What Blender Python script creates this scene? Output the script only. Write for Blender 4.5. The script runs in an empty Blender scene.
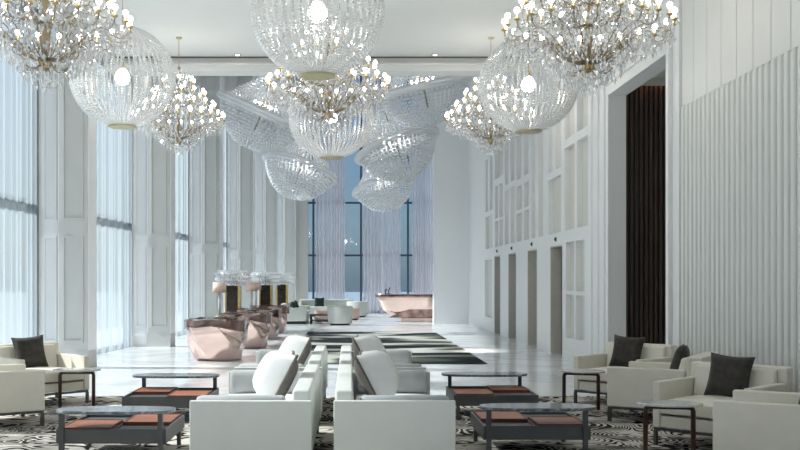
import bpy, math, random
from mathutils import Vector, Matrix
random.seed(7)
PI = math.pi
SC = bpy.context.scene
COL = SC.collection
F = 1000.0; VX, VY, H = 350.0, 281.0, 1.5           # focal length (px), vanishing point, eye height

# ------------------------------------------------------------------ materials
def nodes(name):
    m = bpy.data.materials.new(name); m.use_nodes = True
    nt = m.node_tree; nt.nodes.clear()
    out = nt.nodes.new('ShaderNodeOutputMaterial')
    return m, nt, out
def N(nt, t, **kw):
    n = nt.nodes.new(t)
    for k, v in kw.items(): setattr(n, k, v)
    return n
def pbr(name, col, rough=.5, metal=0.0, noise=0.0, nscale=20, bump=0.0, spec=.5, coat=0.0, sheen=0.0, stretch=None):
    m, nt, out = nodes(name)
    b = N(nt, 'ShaderNodeBsdfPrincipled')
    b.inputs['Base Color'].default_value = (*col, 1); b.inputs['Roughness'].default_value = rough
    b.inputs['Metallic'].default_value = metal; b.inputs['Specular IOR Level'].default_value = spec
    b.inputs['Coat Weight'].default_value = coat; b.inputs['Sheen Weight'].default_value = sheen
    nt.links.new(b.outputs[0], out.inputs[0])
    if noise or bump:
        tc = N(nt, 'ShaderNodeTexCoord'); tx = N(nt, 'ShaderNodeTexNoise')
        tx.inputs['Scale'].default_value = nscale; tx.inputs['Detail'].default_value = 5
        if stretch:
            mp = N(nt, 'ShaderNodeMapping'); mp.inputs['Scale'].default_value = stretch
            nt.links.new(tc.outputs['Object'], mp.inputs[0]); nt.links.new(mp.outputs[0], tx.inputs['Vector'])
        else: nt.links.new(tc.outputs['Object'], tx.inputs['Vector'])
        if noise:
            cr = N(nt, 'ShaderNodeValToRGB')
            cr.color_ramp.elements[0].position = .3; cr.color_ramp.elements[1].position = .7
            cr.color_ramp.elements[0].color = (*[max(0, c*(1-noise)) for c in col], 1)
            cr.color_ramp.elements[1].color = (*[min(1, c*(1+noise)) for c in col], 1)
            nt.links.new(tx.outputs['Fac'], cr.inputs[0]); nt.links.new(cr.outputs[0], b.inputs['Base Color'])
        if bump:
            bp = N(nt, 'ShaderNodeBump'); bp.inputs['Strength'].default_value = bump; bp.inputs['Distance'].default_value = .01
            nt.links.new(tx.outputs['Fac'], bp.inputs['Height']); nt.links.new(bp.outputs[0], b.inputs['Normal'])
    return m
def emit(name, col, s):
    m, nt, out = nodes(name)
    e = N(nt, 'ShaderNodeEmission'); e.inputs[0].default_value = (*col, 1); e.inputs[1].default_value = s
    nt.links.new(e.outputs[0], out.inputs[0]); return m
def crystal(name, col, tr, gl, rough=.08):
    """clear cut crystal: part see-through, part glinting, part milky"""
    m, nt, out = nodes(name)
    t = N(nt, 'ShaderNodeBsdfTransparent'); t.inputs[0].default_value = (.97, .98, 1, 1)
    g = N(nt, 'ShaderNodeBsdfGlossy'); g.inputs['Roughness'].default_value = rough; g.inputs[0].default_value = (1, 1, 1, 1)
    d = N(nt, 'ShaderNodeBsdfDiffuse'); d.inputs[0].default_value = (*col, 1)
    l = N(nt, 'ShaderNodeBsdfTranslucent'); l.inputs[0].default_value = (*col, 1)
    a = N(nt, 'ShaderNodeMixShader'); a.inputs[0].default_value = .5
    nt.links.new(d.outputs[0], a.inputs[1]); nt.links.new(l.outputs[0], a.inputs[2])
    b = N(nt, 'ShaderNodeMixShader'); b.inputs[0].default_value = gl
    nt.links.new(a.outputs[0], b.inputs[1]); nt.links.new(g.outputs[0], b.inputs[2])
    c = N(nt, 'ShaderNodeMixShader'); c.inputs[0].default_value = tr
    nt.links.new(b.outputs[0], c.inputs[1]); nt.links.new(t.outputs[0], c.inputs[2])
    nt.links.new(c.outputs[0], out.inputs[0]); return m
def sheer(name, col, tr, stripes=0.0, sscale=30, vary=(.75, 1.2)):
    """sheer curtain cloth"""
    m, nt, out = nodes(name)
    t = N(nt, 'ShaderNodeBsdfTransparent')
    d = N(nt, 'ShaderNodeBsdfDiffuse'); d.inputs[0].default_value = (*col, 1)
    l = N(nt, 'ShaderNodeBsdfTranslucent'); l.inputs[0].default_value = (*col, 1)
    a = N(nt, 'ShaderNodeMixShader'); a.inputs[0].default_value = .6
    nt.links.new(d.outputs[0], a.inputs[1]); nt.links.new(l.outputs[0], a.inputs[2])
    c = N(nt, 'ShaderNodeMixShader'); c.inputs[0].default_value = tr
    nt.links.new(a.outputs[0], c.inputs[1]); nt.links.new(t.outputs[0], c.inputs[2])
    if stripes:
        tc = N(nt, 'ShaderNodeTexCoord'); mp = N(nt, 'ShaderNodeMapping'); mp.inputs['Scale'].default_value = (sscale, sscale, .004)
        tx = N(nt, 'ShaderNodeTexNoise'); tx.inputs['Scale'].default_value = 1; tx.inputs['Detail'].default_value = 2
        nt.links.new(tc.outputs['Object'], mp.inputs[0]); nt.links.new(mp.outputs[0], tx.inputs[0])
        mr = N(nt, 'ShaderNodeMapRange'); mr.inputs[1].default_value = .3; mr.inputs[2].default_value = .7
        mr.inputs[3].default_value = tr - stripes; mr.inputs[4].default_value = tr + stripes
        nt.links.new(tx.outputs['Fac'], mr.inputs[0]); nt.links.new(mr.outputs[0], c.inputs[0])
    nt.links.new(c.outputs[0], out.inputs[0]); return m
def glass(name, col, gl=.08):
    m, nt, out = nodes(name)
    t = N(nt, 'ShaderNodeBsdfTransparent'); t.inputs[0].default_value = (*col, 1)
    g = N(nt, 'ShaderNodeBsdfGlossy'); g.inputs['Roughness'].default_value = .02
    c = N(nt, 'ShaderNodeMixShader'); c.inputs[0].default_value = gl
    nt.links.new(t.outputs[0], c.inputs[1]); nt.links.new(g.outputs[0], c.inputs[2])
    nt.links.new(c.outputs[0], out.inputs[0]); return m
def marble_floor():
    m, nt, out = nodes('white_marble_floor')
    b = N(nt, 'ShaderNodeBsdfPrincipled'); b.inputs['Roughness'].default_value = .16
    tc = N(nt, 'ShaderNodeTexCoord')
    tx = N(nt, 'ShaderNodeTexNoise'); tx.inputs['Scale'].default_value = .55; tx.inputs['Detail'].default_value = 8; tx.inputs['Distortion'].default_value = 1.4
    nt.links.new(tc.outputs['Object'], tx.inputs['Vector'])
    cr = N(nt, 'ShaderNodeValToRGB'); e = cr.color_ramp.elements
    e[0].position = .40; e[0].color = (.86, .87, .88, 1); e[1].position = .56; e[1].color = (.86, .87, .88, 1)
    x = e.new(.48); x.color = (.70, .72, .75, 1)
    nt.links.new(tx.outputs['Fac'], cr.inputs[0])
    br = N(nt, 'ShaderNodeTexBrick'); br.offset = 0; br.inputs['Scale'].default_value = 1
    br.inputs['Brick Width'].default_value = 1.2; br.inputs['Row Height'].default_value = 1.2; br.inputs['Mortar Size'].default_value = .004
    br.inputs['Color1'].default_value = br.inputs['Color2'].default_value = (1, 1, 1, 1); br.inputs['Mortar'].default_value = (.8, .8, .8, 1)
    nt.links.new(tc.outputs['Object'], br.inputs['Vector'])
    mx = N(nt, 'ShaderNodeMix', data_type='RGBA', blend_type='MULTIPLY'); mx.inputs[0].default_value = 1
    nt.links.new(cr.outputs[0], mx.inputs[6]); nt.links.new(br.outputs[0], mx.inputs[7])
    nt.links.new(mx.outputs[2], b.inputs['Base Color'])
    nt.links.new(b.outputs[0], out.inputs[0]); return m
def rug_swirl():
    """ivory rug with black wood-grain swirls"""
    m, nt, out = nodes('swirl_rug')
    b = N(nt, 'ShaderNodeBsdfPrincipled'); b.inputs['Roughness'].default_value = .95; b.inputs['Specular IOR Level'].default_value = .1
    tc = N(nt, 'ShaderNodeTexCoord')
    n1 = N(nt, 'ShaderNodeTexNoise'); n1.inputs['Scale'].default_value = .75; n1.inputs['Detail'].default_value = 2.5; n1.inputs['Distortion'].default_value = .6
    nt.links.new(tc.outputs['Object'], n1.inputs['Vector'])
    mu = N(nt, 'ShaderNodeMath', operation='MULTIPLY'); mu.inputs[1].default_value = 260
    sn = N(nt, 'ShaderNodeMath', operation='SINE')
    nt.links.new(n1.outputs['Fac'], mu.inputs[0]); nt.links.new(mu.outputs[0], sn.inputs[0])
    n2 = N(nt, 'ShaderNodeTexNoise'); n2.inputs['Scale'].default_value = 2.2; n2.inputs['Detail'].default_value = 3
    nt.links.new(tc.outputs['Object'], n2.inputs['Vector'])
    mr = N(nt, 'ShaderNodeMapRange'); mr.inputs[1].default_value = .35; mr.inputs[2].default_value = .65; mr.inputs[3].default_value = -1.1; mr.inputs[4].default_value = 1.1
    nt.links.new(n2.outputs['Fac'], mr.inputs[0])
    ad = N(nt, 'ShaderNodeMath', operation='ADD'); nt.links.new(sn.outputs[0], ad.inputs[0]); nt.links.new(mr.outputs[0], ad.inputs[1])
    cr = N(nt, 'ShaderNodeValToRGB'); e = cr.color_ramp.elements
    e[0].position = .34; e[0].color = (.012, .012, .013, 1); e[1].position = .54; e[1].color = (.62, .58, .52, 1)
    x = e.new(.44); x.color = (.20, .18, .16, 1)
    m2 = N(nt, 'ShaderNodeMapRange'); m2.inputs[1].default_value = -1.8; m2.inputs[2].default_value = 1.8
    nt.links.new(ad.outputs[0], m2.inputs[0]); nt.links.new(m2.outputs[0], cr.inputs[0])
    nt.links.new(cr.outputs[0], b.inputs['Base Color']); nt.links.new(b.outputs[0], out.inputs[0]); return m
def rug_bands():
    """long aisle rug: ivory, navy and olive grain running across"""
    m, nt, out = nodes('banded_rug')
    b = N(nt, 'ShaderNodeBsdfPrincipled'); b.inputs['Roughness'].default_value = .9; b.inputs['Specular IOR Level'].default_value = .15
    tc = N(nt, 'ShaderNodeTexCoord'); mp = N(nt, 'ShaderNodeMapping'); mp.inputs['Scale'].default_value = (.22, .42, 1)
    nt.links.new(tc.outputs['Object'], mp.inputs[0])
    n1 = N(nt, 'ShaderNodeTexNoise'); n1.inputs['Scale'].default_value = 1.0; n1.inputs['Detail'].default_value = 3; n1.inputs['Distortion'].default_value = .8
    nt.links.new(mp.outputs[0], n1.inputs['Vector'])
    mu = N(nt, 'ShaderNodeMath', operation='MULTIPLY'); mu.inputs[1].default_value = 19
    sn = N(nt, 'ShaderNodeMath', operation='SINE'); nt.links.new(n1.outputs['Fac'], mu.inputs[0]); nt.links.new(mu.outputs[0], sn.inputs[0])
    cr = N(nt, 'ShaderNodeValToRGB'); e = cr.color_ramp.elements
    e[0].position = .06; e[0].color = (.014, .018, .026, 1); e[1].position = .86; e[1].color = (.50, .50, .47, 1)
    x = e.new(.24); x.color = (.045, .05, .05, 1); x = e.new(.46); x.color = (.15, .165, .13, 1)
    m2 = N(nt, 'ShaderNodeMapRange'); m2.inputs[1].default_value = -1; m2.inputs[2].default_value = 1
    nt.links.new(sn.outputs[0], m2.inputs[0]); nt.links.new(m2.outputs[0], cr.inputs[0])
    nt.links.new(cr.outputs[0], b.inputs['Base Color']); nt.links.new(b.outputs[0], out.inputs[0]); return m
def marble_slab(name, c0, c1, vein, rough=.12):
    m, nt, out = nodes(name)
    b = N(nt, 'ShaderNodeBsdfPrincipled'); b.inputs['Roughness'].default_value = rough
    tc = N(nt, 'ShaderNodeTexCoord'); tx = N(nt, 'ShaderNodeTexNoise')
    tx.inputs['Scale'].default_value = 6; tx.inputs['Detail'].default_value = 8; tx.inputs['Distortion'].default_value = 2
    nt.links.new(tc.outputs['Object'], tx.inputs['Vector'])
    cr = N(nt, 'ShaderNodeValToRGB'); e = cr.color_ramp.elements
    e[0].position = .35; e[0].color = (*c0, 1); e[1].position = .65; e[1].color = (*c1, 1)
    x = e.new(.52); x.color = (*vein, 1)
    nt.links.new(tx.outputs['Fac'], cr.inputs[0]); nt.links.new(cr.outputs[0], b.inputs['Base Color'])
    nt.links.new(b.outputs[0], out.inputs[0]); return m

M = dict(
    wall=pbr('white_wall_paint', (.80, .81, .81), .45, noise=.015, nscale=3),
    wall_panel=pbr('ivory_panel', (.66, .65, .60), .5, noise=.03, nscale=14),
    slat=pbr('pale_slat_lacquer', (.74, .745, .72), .42, noise=.015, nscale=4),
    pier=pbr('shaded_pilaster_grey', (.56, .56, .545), .5, noise=.02, nscale=4),  # grey holds the shade on the pilasters' camera-facing fronts
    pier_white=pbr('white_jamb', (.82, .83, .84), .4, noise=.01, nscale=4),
    ceil=pbr('ceiling_paint', (.74, .745, .73), .7, noise=.01, nscale=2),
    gap_shade=pbr('painted_shadow_gap', (.10, .10, .10), .8),
    beige=pbr('beige_jamb', (.58, .56, .50), .4, noise=.04, nscale=8),
    door=pbr('bronze_door', (.14, .125, .105), .3, metal=.5, noise=.08, nscale=6),
    walnut_dark=pbr('dark_walnut_slats', (.060, .042, .033), .45, noise=.25, nscale=12, stretch=(1, 1, .1)),
    black=pbr('black_metal', (.015, .015, .016), .4),
    mull=pbr('dark_bronze_mullion', (.13, .155, .18), .4, metal=.1),
    mull_blue=pbr('blue_grey_mullion', (.05, .075, .13), .4),
    floor=marble_floor(), rug=rug_swirl(), rug2=rug_bands(),
    leather=pbr('cream_leather', (.80, .755, .655), .45, noise=.03, nscale=7, bump=.05),
    leather_cool=pbr('pale_grey_leather', (.68, .70, .67), .45, noise=.02, nscale=7, bump=.05),
    velvet_grey=pbr('grey_velvet', (.43, .44, .45), .8, noise=.12, nscale=5, sheen=.3),
    cushion_white=pbr('white_cushion', (.84, .84, .83), .8, noise=.03, nscale=9, bump=.1),
    taupe=pbr('taupe_velvet', (.14, .125, .11), .85, noise=.2, nscale=9, sheen=.2),
    pillow_dark=pbr('dark_brown_velvet', (.036, .030, .026), .85, noise=.45, nscale=14, bump=.2, sheen=.15),
    metal_grey=pbr('gunmetal', (.11, .11, .115), .35, metal=.7, noise=.05),
    box_grey=pbr('charcoal_lacquer', (.085, .088, .09), .45, noise=.08, nscale=10),
    tan=pbr('tan_leather', (.35, .125, .07), .5, noise=.12, nscale=16, bump=.1),
    tan_edge=pbr('dark_tan_edge', (.16, .05, .03), .5, noise=.1),
    walnut=pbr('walnut_frame', (.060, .025, .016), .32, noise=.3, nscale=10, stretch=(1, 1, .2)),
    marble_w=marble_slab('white_marble', (.78, .77, .75), (.86, .86, .85), (.66, .66, .66)),
    marble_d=marble_slab('blue_grey_marble', (.09, .105, .13), (.32, .34, .37), (.16, .18, .21), .09),
    copper=pbr('rose_copper', (.88, .66, .59), .20, metal=.75, noise=.05, nscale=3),
    copper_darkened=pbr('copper_painted_reflections', (.26, .17, .15), .09, metal=1.0, noise=.6, nscale=4),  # rose copper darkened: mottled reflections and shade put into the colour
    brass=pbr('aged_brass', (.52, .40, .20), .3, metal=.9, noise=.1, nscale=20),
    brass_pale=pbr('satin_brass', (.50, .45, .28), .45, metal=.6, noise=.05),
    bronze_arm=pbr('antique_bronze', (.30, .24, .16), .35, metal=.8, noise=.1, nscale=30),
    bead=crystal('crystal_bead', (.97, .975, .98), .14, .26),
    bead_far=crystal('crystal_net', (.95, .97, .99), .12, .22),
    drop=crystal('crystal_drop', (.96, .96, .95), .24, .45, .03),
    milk=crystal('milky_crystal_rim', (.95, .97, .98), .38, .2, .2),
    shade_cr=crystal('crystal_lamp_shade', (.86, .86, .86), .35, .25, .1),
    bulb=emit('bulb_glow', (1, .95, .86), 60),
    bulb_soft=emit('candle_glow', (1, .95, .87), 28),
    shade_pink=pbr('blush_lampshade', (.80, .60, .52), .7, noise=.05),
    bulb_far=emit('hall_candle_glow', (1, .97, .93), 240),
    spot=emit('spot_glow', (1, .9, .75), 6),
    cove=emit('cove_glow', (1, .58, .32), 5),
    sheer=sheer('white_sheer', (.385, .43, .465), .44, .12, 9),
    sheer_pink=sheer('blush_sheer', (.95, .87, .87), .22, .20, 5),
    glass=glass('clear_glass', (.90, .95, .98)), glass_blue=glass('blue_tinted_glass', (.74, .88, 1.0), .05),
    gold=pbr('gold_leaf', (.65, .50, .20), .3, metal=.9, noise=.2, nscale=12),
    tortoise=pbr('tortoiseshell_lacquer', (.035, .022, .016), .15, noise=.6, nscale=7),
    green=pbr('bottle_green_velvet', (.010, .028, .018), .8, noise=.2),
    blush=pbr('blush_upholstery', (.62, .45, .38), .8, noise=.08),
    boucle=pbr('pale_boucle', (.56, .575, .54), .9, noise=.05, nscale=30, bump=.2),
    terrace=pbr('grey_terrace', (.20, .21, .22), .8, noise=.04, nscale=1),
)

# ------------------------------------------------------------------ mesh builder
class MB:
    def __init__(s): s.v = []; s.f = []
    def add(s, vs, fs):
        o = len(s.v); s.v += [tuple(v) for v in vs]; s.f += [tuple(i + o for i in f) for f in fs]; return s
    def box(s, x0, x1, y0, y1, z0, z1, xf=None):
        vs = [(x, y, z) for z in (z0, z1) for y in (y0, y1) for x in (x0, x1)]
        if xf: vs = [xf(*v) for v in vs]
        return s.add(vs, [(0, 2, 3, 1), (4, 5, 7, 6), (0, 1, 5, 4), (2, 6, 7, 3), (0, 4, 6, 2), (1, 3, 7, 5)])
    def lathe(s, prof, n=24, c=(0, 0, 0), sx=1, sy=1):
        """prof: list of (r, z)"""
        vs = []; fs = []
        for r, z in prof:
            for k in range(n):
                a = 2*PI*k/n; vs.append((c[0] + r*sx*math.cos(a), c[1] + r*sy*math.sin(a), c[2] + z))
        for i in range(len(prof) - 1):
            for k in range(n):
                k2 = (k + 1) % n
                fs.append((i*n + k, i*n + k2, (i+1)*n + k2, (i+1)*n + k))
        if prof[0][0] > 1e-6: fs.append(tuple(range(n - 1, -1, -1)))
        if prof[-1][0] > 1e-6: fs.append(tuple(range((len(prof)-1)*n, len(prof)*n)))
        return s.add(vs, fs)
    def tube(s, path, r, n=6, closed=False):
        P = [Vector(p) for p in path]; L = len(P); vs = []; fs = []
        rr = r if isinstance(r, (list, tuple)) else [r]*L
        up = None
        for i in range(L):
            if closed: t = P[(i+1) % L] - P[i-1]
            else: t = P[min(i+1, L-1)] - P[max(i-1, 0)]
            t.normalize()
            if up is None:
                up = Vector((0, 0, 1)) if abs(t.z) < .9 else Vector((1, 0, 0))
            up = (up - t*up.dot(t)).normalized(); sd = t.cross(up)
            for k in range(n):
                a = 2*PI*k/n; vs.append(P[i] + (up*math.cos(a) + sd*math.sin(a))*rr[i])
        for i in range(L if closed else L - 1):
            j = (i+1) % L
            for k in range(n):
                k2 = (k+1) % n; fs.append((i*n+k, i*n+k2, j*n+k2, j*n+k))
        if not closed: fs += [tuple(range(n-1, -1, -1)), tuple(range((L-1)*n, L*n))]
        return s.add(vs, fs)
    def ico(s, c, r, sz=1.0):
        t = (1 + 5**.5)/2; q = r/math.sqrt(1 + t*t)
        V = [(-1,t,0),(1,t,0),(-1,-t,0),(1,-t,0),(0,-1,t),(0,1,t),(0,-1,-t),(0,1,-t),(t,0,-1),(t,0,1),(-t,0,-1),(-t,0,1)]
        Fc = [(0,11,5),(0,5,1),(0,1,7),(0,7,10),(0,10,11),(1,5,9),(5,11,4),(11,10,2),(10,7,6),(7,1,8),(3,9,4),(3,4,2),(3,2,6),(3,6,8),(3,8,9),(4,9,5),(2,4,11),(6,2,10),(8,6,7),(9,8,1)]
        return s.add([(c[0]+x*q, c[1]+y*q, c[2]+z*q*sz) for x, y, z in V], Fc)
    def octa(s, c, r, h):
        x, y, z = c
        return s.add([(x+r,y,z),(x,y+r,z),(x-r,y,z),(x,y-r,z),(x,y,z+h*.35),(x,y,z-h*.65)],
                     [(0,1,4),(1,2,4),(2,3,4),(3,0,4),(1,0,5),(2,1,5),(3,2,5),(0,3,5)])
    def prism(s, poly, z0, z1):
        n = len(poly)
        vs = [(x, y, z0) for x, y in poly] + [(x, y, z1) for x, y in poly]
        return s.add(vs, [tuple(range(n-1, -1, -1)), tuple(range(n, 2*n))] + [(k, (k+1) % n, n+(k+1) % n, n+k) for k in range(n)])
    def mesh(s, name, mat, smooth=False):
        me = bpy.data.meshes.new(name); me.from_pydata(s.v, [], s.f); me.update()
        if smooth: me.polygons.foreach_set('use_smooth', [True]*len(me.polygons))
        me.materials.append(M[mat] if isinstance(mat, str) else mat); return me
def obj(name, mb, mat=None, parent=None, smooth=False, bevel=0, seg=2, loc=None, rot=None, auto=False):
    me = mb.mesh(name, mat, smooth) if isinstance(mb, MB) else mb
    o = bpy.data.objects.new(name, me); COL.objects.link(o)
    if parent: o.parent = parent
    if loc: o.location = loc
    if rot: o.rotation_euler = rot
    if bevel:
        md = o.modifiers.new('soft', 'BEVEL'); md.width = bevel; md.segments = seg; md.limit_method = 'ANGLE'; md.angle_limit = math.radians(40)
        me.polygons.foreach_set('use_smooth', [True]*len(me.polygons))
        wn = o.modifiers.new('wn', 'WEIGHTED_NORMAL'); wn.keep_sharp = False
    return o
def thing(name, label, cat, loc=(0, 0, 0), rz=0, group=None):
    o = bpy.data.objects.new(name, None); COL.objects.link(o); o.empty_display_size = .1
    o.location = loc; o.rotation_euler = (0, 0, rz); return tag(o, label, cat, group)
def tag(o, label, cat, group=None, kind=None):
    o['label'] = label; o['category'] = cat
    if group: o['group'] = group
    if kind: o['kind'] = kind
    return o
def struct(name, mb, mat, label, cat, **kw):
    return tag(obj(name, mb, mat, **kw), label, cat, kind='structure')
def dup(root, label, loc=None, rz=None):
    kids = {}
    for o in bpy.data.objects:
        if o.parent: kids.setdefault(o.parent.name, []).append(o)
    def cp(o, parent):
        c = o.copy(); COL.objects.link(c)
        if parent: c.parent = parent
        for k in kids.get(o.name, []): cp(k, c)
        return c
    r = cp(root, None); r['label'] = label
    if loc: r.location = loc
    if rz is not None: r.rotation_euler = (0, 0, rz)
    return r

# ------------------------------------------------------------------ camera
cam = bpy.data.objects.new('camera', bpy.data.cameras.new('camera')); COL.objects.link(cam)
cam.location = (0, 0, H); cam.rotation_euler = (PI/2, 0, 0)
cam.data.sensor_width = 36; cam.data.lens = 36*F/800
cam.data.shift_x = (400 - VX)/800; cam.data.shift_y = (VY - 225)/800
cam.data.clip_end = 300
SC.camera = cam
SC.view_settings.view_transform = 'Standard'; SC.view_settings.look = 'None'; SC.view_settings.gamma = 1
SC.view_settings.use_curve_mapping = False; SC.view_settings.exposure = -0.42
SC.cycles.use_denoising = True; SC.cycles.max_bounces = 10; SC.cycles.transparent_max_bounces = 24
SC.cycles.diffuse_bounces = 5; SC.cycles.caustics_reflective = False; SC.cycles.caustics_refractive = False
SC.cycles.sample_clamp_indirect = 6

# ------------------------------------------------------------------ setting
CZ, CZ2, DB = 6.2, 13.0, 21.0           # lobby ceiling, tall hall ceiling, beam depth
XR, DF, DP = 4.15, 46.0, 35.0           # right wall face, far window wall, right pier
SL = .0712                              # the window wall closes in slightly with depth
def xl(d): return -5.70 + SL*d          # room-side line of the pilasters
ca, sa = math.cos(math.atan(SL)), math.sin(math.atan(SL))
def LW(lx, d, z):                       # left-wall frame: lx towards the room, d depth along the wall
    return (xl(d) + lx*ca, d - lx*sa, z)
Dp = lambda px: XR*F/(px - VX)          # depth on the right wall seen at a picture column

struct('floor', MB().box(-7.5, 9, -4, DF + .3, -.2, 0), 'floor', 'polished white marble floor with faint grey veins', 'floor')
struct('terrace_ground', MB().box(-90, -7.5, -60, 140, -.4, -.05).box(-7.5, 60, DF + .3, 140, -.4, -.05), 'terrace', 'grey terrace paving outside the tall windows', 'terrace')
c = MB().prism([(xl(-4) - 1.2, -4), (XR + .3, -4), (XR + .3, DB), (xl(DB) - 1.2, DB)], CZ, CZ + .25)
struct('ceiling', c, 'ceil', 'smooth pale grey ceiling over the seating area', 'ceiling')
struct('ceiling_hall', MB().prism([(xl(DB) - 1.2, DB), (XR + .3, DB), (XR + .3, DF + .3), (xl(DF) - 1.2, DF + .3)], CZ2, CZ2 + .25), 'ceil', 'high ceiling over the hall beyond the beam', 'ceiling')
b = MB().box(-5.3, XR + .3, DB, DB + .45, 5.90, CZ2)
b.box(-5.3, XR + .1, DB - .05, DB, 5.90, 6.00).box(-5.3, XR + .1, DB - .11, DB, 6.00, 6.06).box(-5.3, XR + .1, DB - .02, DB, 6.06, 6.14)
beam = struct('trim_1', b, 'ceil', 'stepped white cornice beam spanning where the low ceiling ends', 'beam')
obj('painted_shadow_gap', MB().box(-5.3, XR + .1, DB - .06, DB - .02, 6.178, 6.199), 'gap_shade', beam)  # dark bar painted as the shade of a gap under the ceiling

# left wall: pilasters, window bays, curtains
PIL = [5.59*(i + 3.06) for i in range(-3, 6)]
ords = ['', 'first', 'second', 'third', 'fourth', 'fifth', 'sixth', 'seventh', 'eighth', 'ninth']
for i, d in enumerate(PIL):
    zt = CZ if d < DB else CZ2
    nm = i - 2
    where = ('panelled white pilaster on the window side, %s beyond the cream armchairs' % ords[nm]) if nm > 0 else ('panelled white pilaster on the window side, %s before the frame edge' % ords[1 - nm])
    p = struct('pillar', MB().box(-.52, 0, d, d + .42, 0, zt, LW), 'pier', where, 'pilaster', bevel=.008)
    w = MB().box(-1.0, -.522, d + .16, d + .42, 0, zt, LW).box(-.003, .012, d + .01, d + .42, 0, zt, LW)  # second box: thin white skin painting the room-side face as lit
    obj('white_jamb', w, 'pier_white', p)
    # raised mouldings: frames on the room-facing, camera-facing panels, plinth
    t = MB(); t2 = MB()
    def frame(a0, a1, z0, z1, dd, mb, w=.034, h=.026):
        for (x0, x1, y0, y1) in ((a0, a1, z0, z0 + w), (a0, a1, z1 - w, z1), (a0, a0 + w, z0 + w, z1 - w), (a1 - w, a1, z0 + w, z1 - w)):
            mb.box(x0, x1, dd - h, dd, y0, y1, LW)
    zs = [(.45, 2.27), (2.55, 5.85 if zt < 7 else 6.6)]
    if zt > 7: zs.append((6.9, 12.2))
    for z0, z1 in zs:
        frame(-.44, -.08, z0, z1, d, t); frame(-.84, -.60, z0, z1, d + .16, t2)
    t.box(-.53, .014, d - .025, d + .43, 0, .26, LW).box(-.527, .013, d - .012, d + .43, .26, .31, LW)
    t2.box(-.89, -.531, d + .135, d + .40, 0, .26, LW)
    obj('moulding', t, 'pier', p); obj('jamb_moulding', t2, 'pier_white', p)
WP = -1.04                               # glazing line
for i in range(len(PIL)):
    d0 = PIL[i] + .42; d1 = PIL[i+1] + .16 if i + 1 < len(PIL) else DF
    if d1 - d0 < 1: continue
    zt = CZ if d0 < DB - 1 and d1 < DB + 3 else 7.0
    nm = i - 1
    where = ('between the %s and %s pilasters beyond the armchairs' % (ords[nm-1], ords[nm])) if nm > 1 else ('beside the cream armchairs' if nm == 1 else 'alongside the viewer, %s before the armchairs' % ords[2 - nm])
    fr = MB()
    fr.box(WP - .05, WP + .07, d0, d0 + .07, 0, zt, LW).box(WP - .05, WP + .12, d1 - .14, d1 - .02, 0, zt, LW)
    fr.box(WP - .04, WP + .04, d0, d1, 2.80, 2.90, LW).box(WP - .04, WP + .04, d0, d1, 0, .08, LW).box(WP - .04, WP + .04, d0, d1, zt - .08, zt, LW)
    fr.box(WP - .04, WP + .04, (d0+d1)/2 - .035, (d0+d1)/2 + .035, 0, zt, LW).box(WP - .04, WP + .04, d0 + .75, d0 + .80, 0, zt, LW)
    if zt > 7: fr.box(WP - .04, WP + .04, d0, d1, 5.6, 5.7, LW)
    wn = struct('window_%d' % (i + 1), fr, 'mull', 'tall dark-framed window ' + where, 'window')
    obj('glass_pane', MB().box(WP - .006, WP + .006, d0, d1, 0, zt, LW), 'glass', wn)
    if d0 < 2: continue
    # sheer curtain with soft folds
    a, bb = d0 + .22, d1 - .22
    n = int((bb - a)/.03); vs = []; fs = []
    rnd = random.Random(i)
    ph = [rnd.uniform(0, 6) for _ in range(4)]
    for k in range(n + 1):
        u = a + (bb - a)*k/n
        off = .035*math.sin(u*27 + ph[0] + 1.2*math.sin(u*3.1 + ph[1])) + .02*math.sin(u*11 + ph[2])
        for z in (.015, zt*.33, zt*.66, zt - .03):
            vs.append(LW(-.89 + off*(1 - .25*z/zt), u, z))
    for k in range(n):
        for j in range(3): fs.append((k*4+j, k*4+j+1, (k+1)*4+j+1, (k+1)*4+j))
    cu = obj('sheer_curtain', MB().add(vs, fs), 'sheer', smooth=True)
    tag(cu, 'white sheer curtain over the tall window ' + where, 'curtain', 'sheer curtains along the window wall')
    obj('curtain_rail', MB().box(-.94, -.84, a - .05, bb + .05, zt - .03, zt - .002, LW), 'pier_white', cu)
hd = MB().box(WP - .1, WP + .1, DB - 1, DF, 7.0, CZ2, LW)  # lowered hall heads, added to keep high sun off the right wall
hd.box(WP - .1, WP + .1, -4, DB + .3, CZ, CZ2, LW)
hd.box(-1.1, -.5, -4, PIL[0], 0, CZ, LW)
struct('wall_left', hd, 'wall', 'white wall heads over the tall windows, hall part added to block sun', 'wall')

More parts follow.
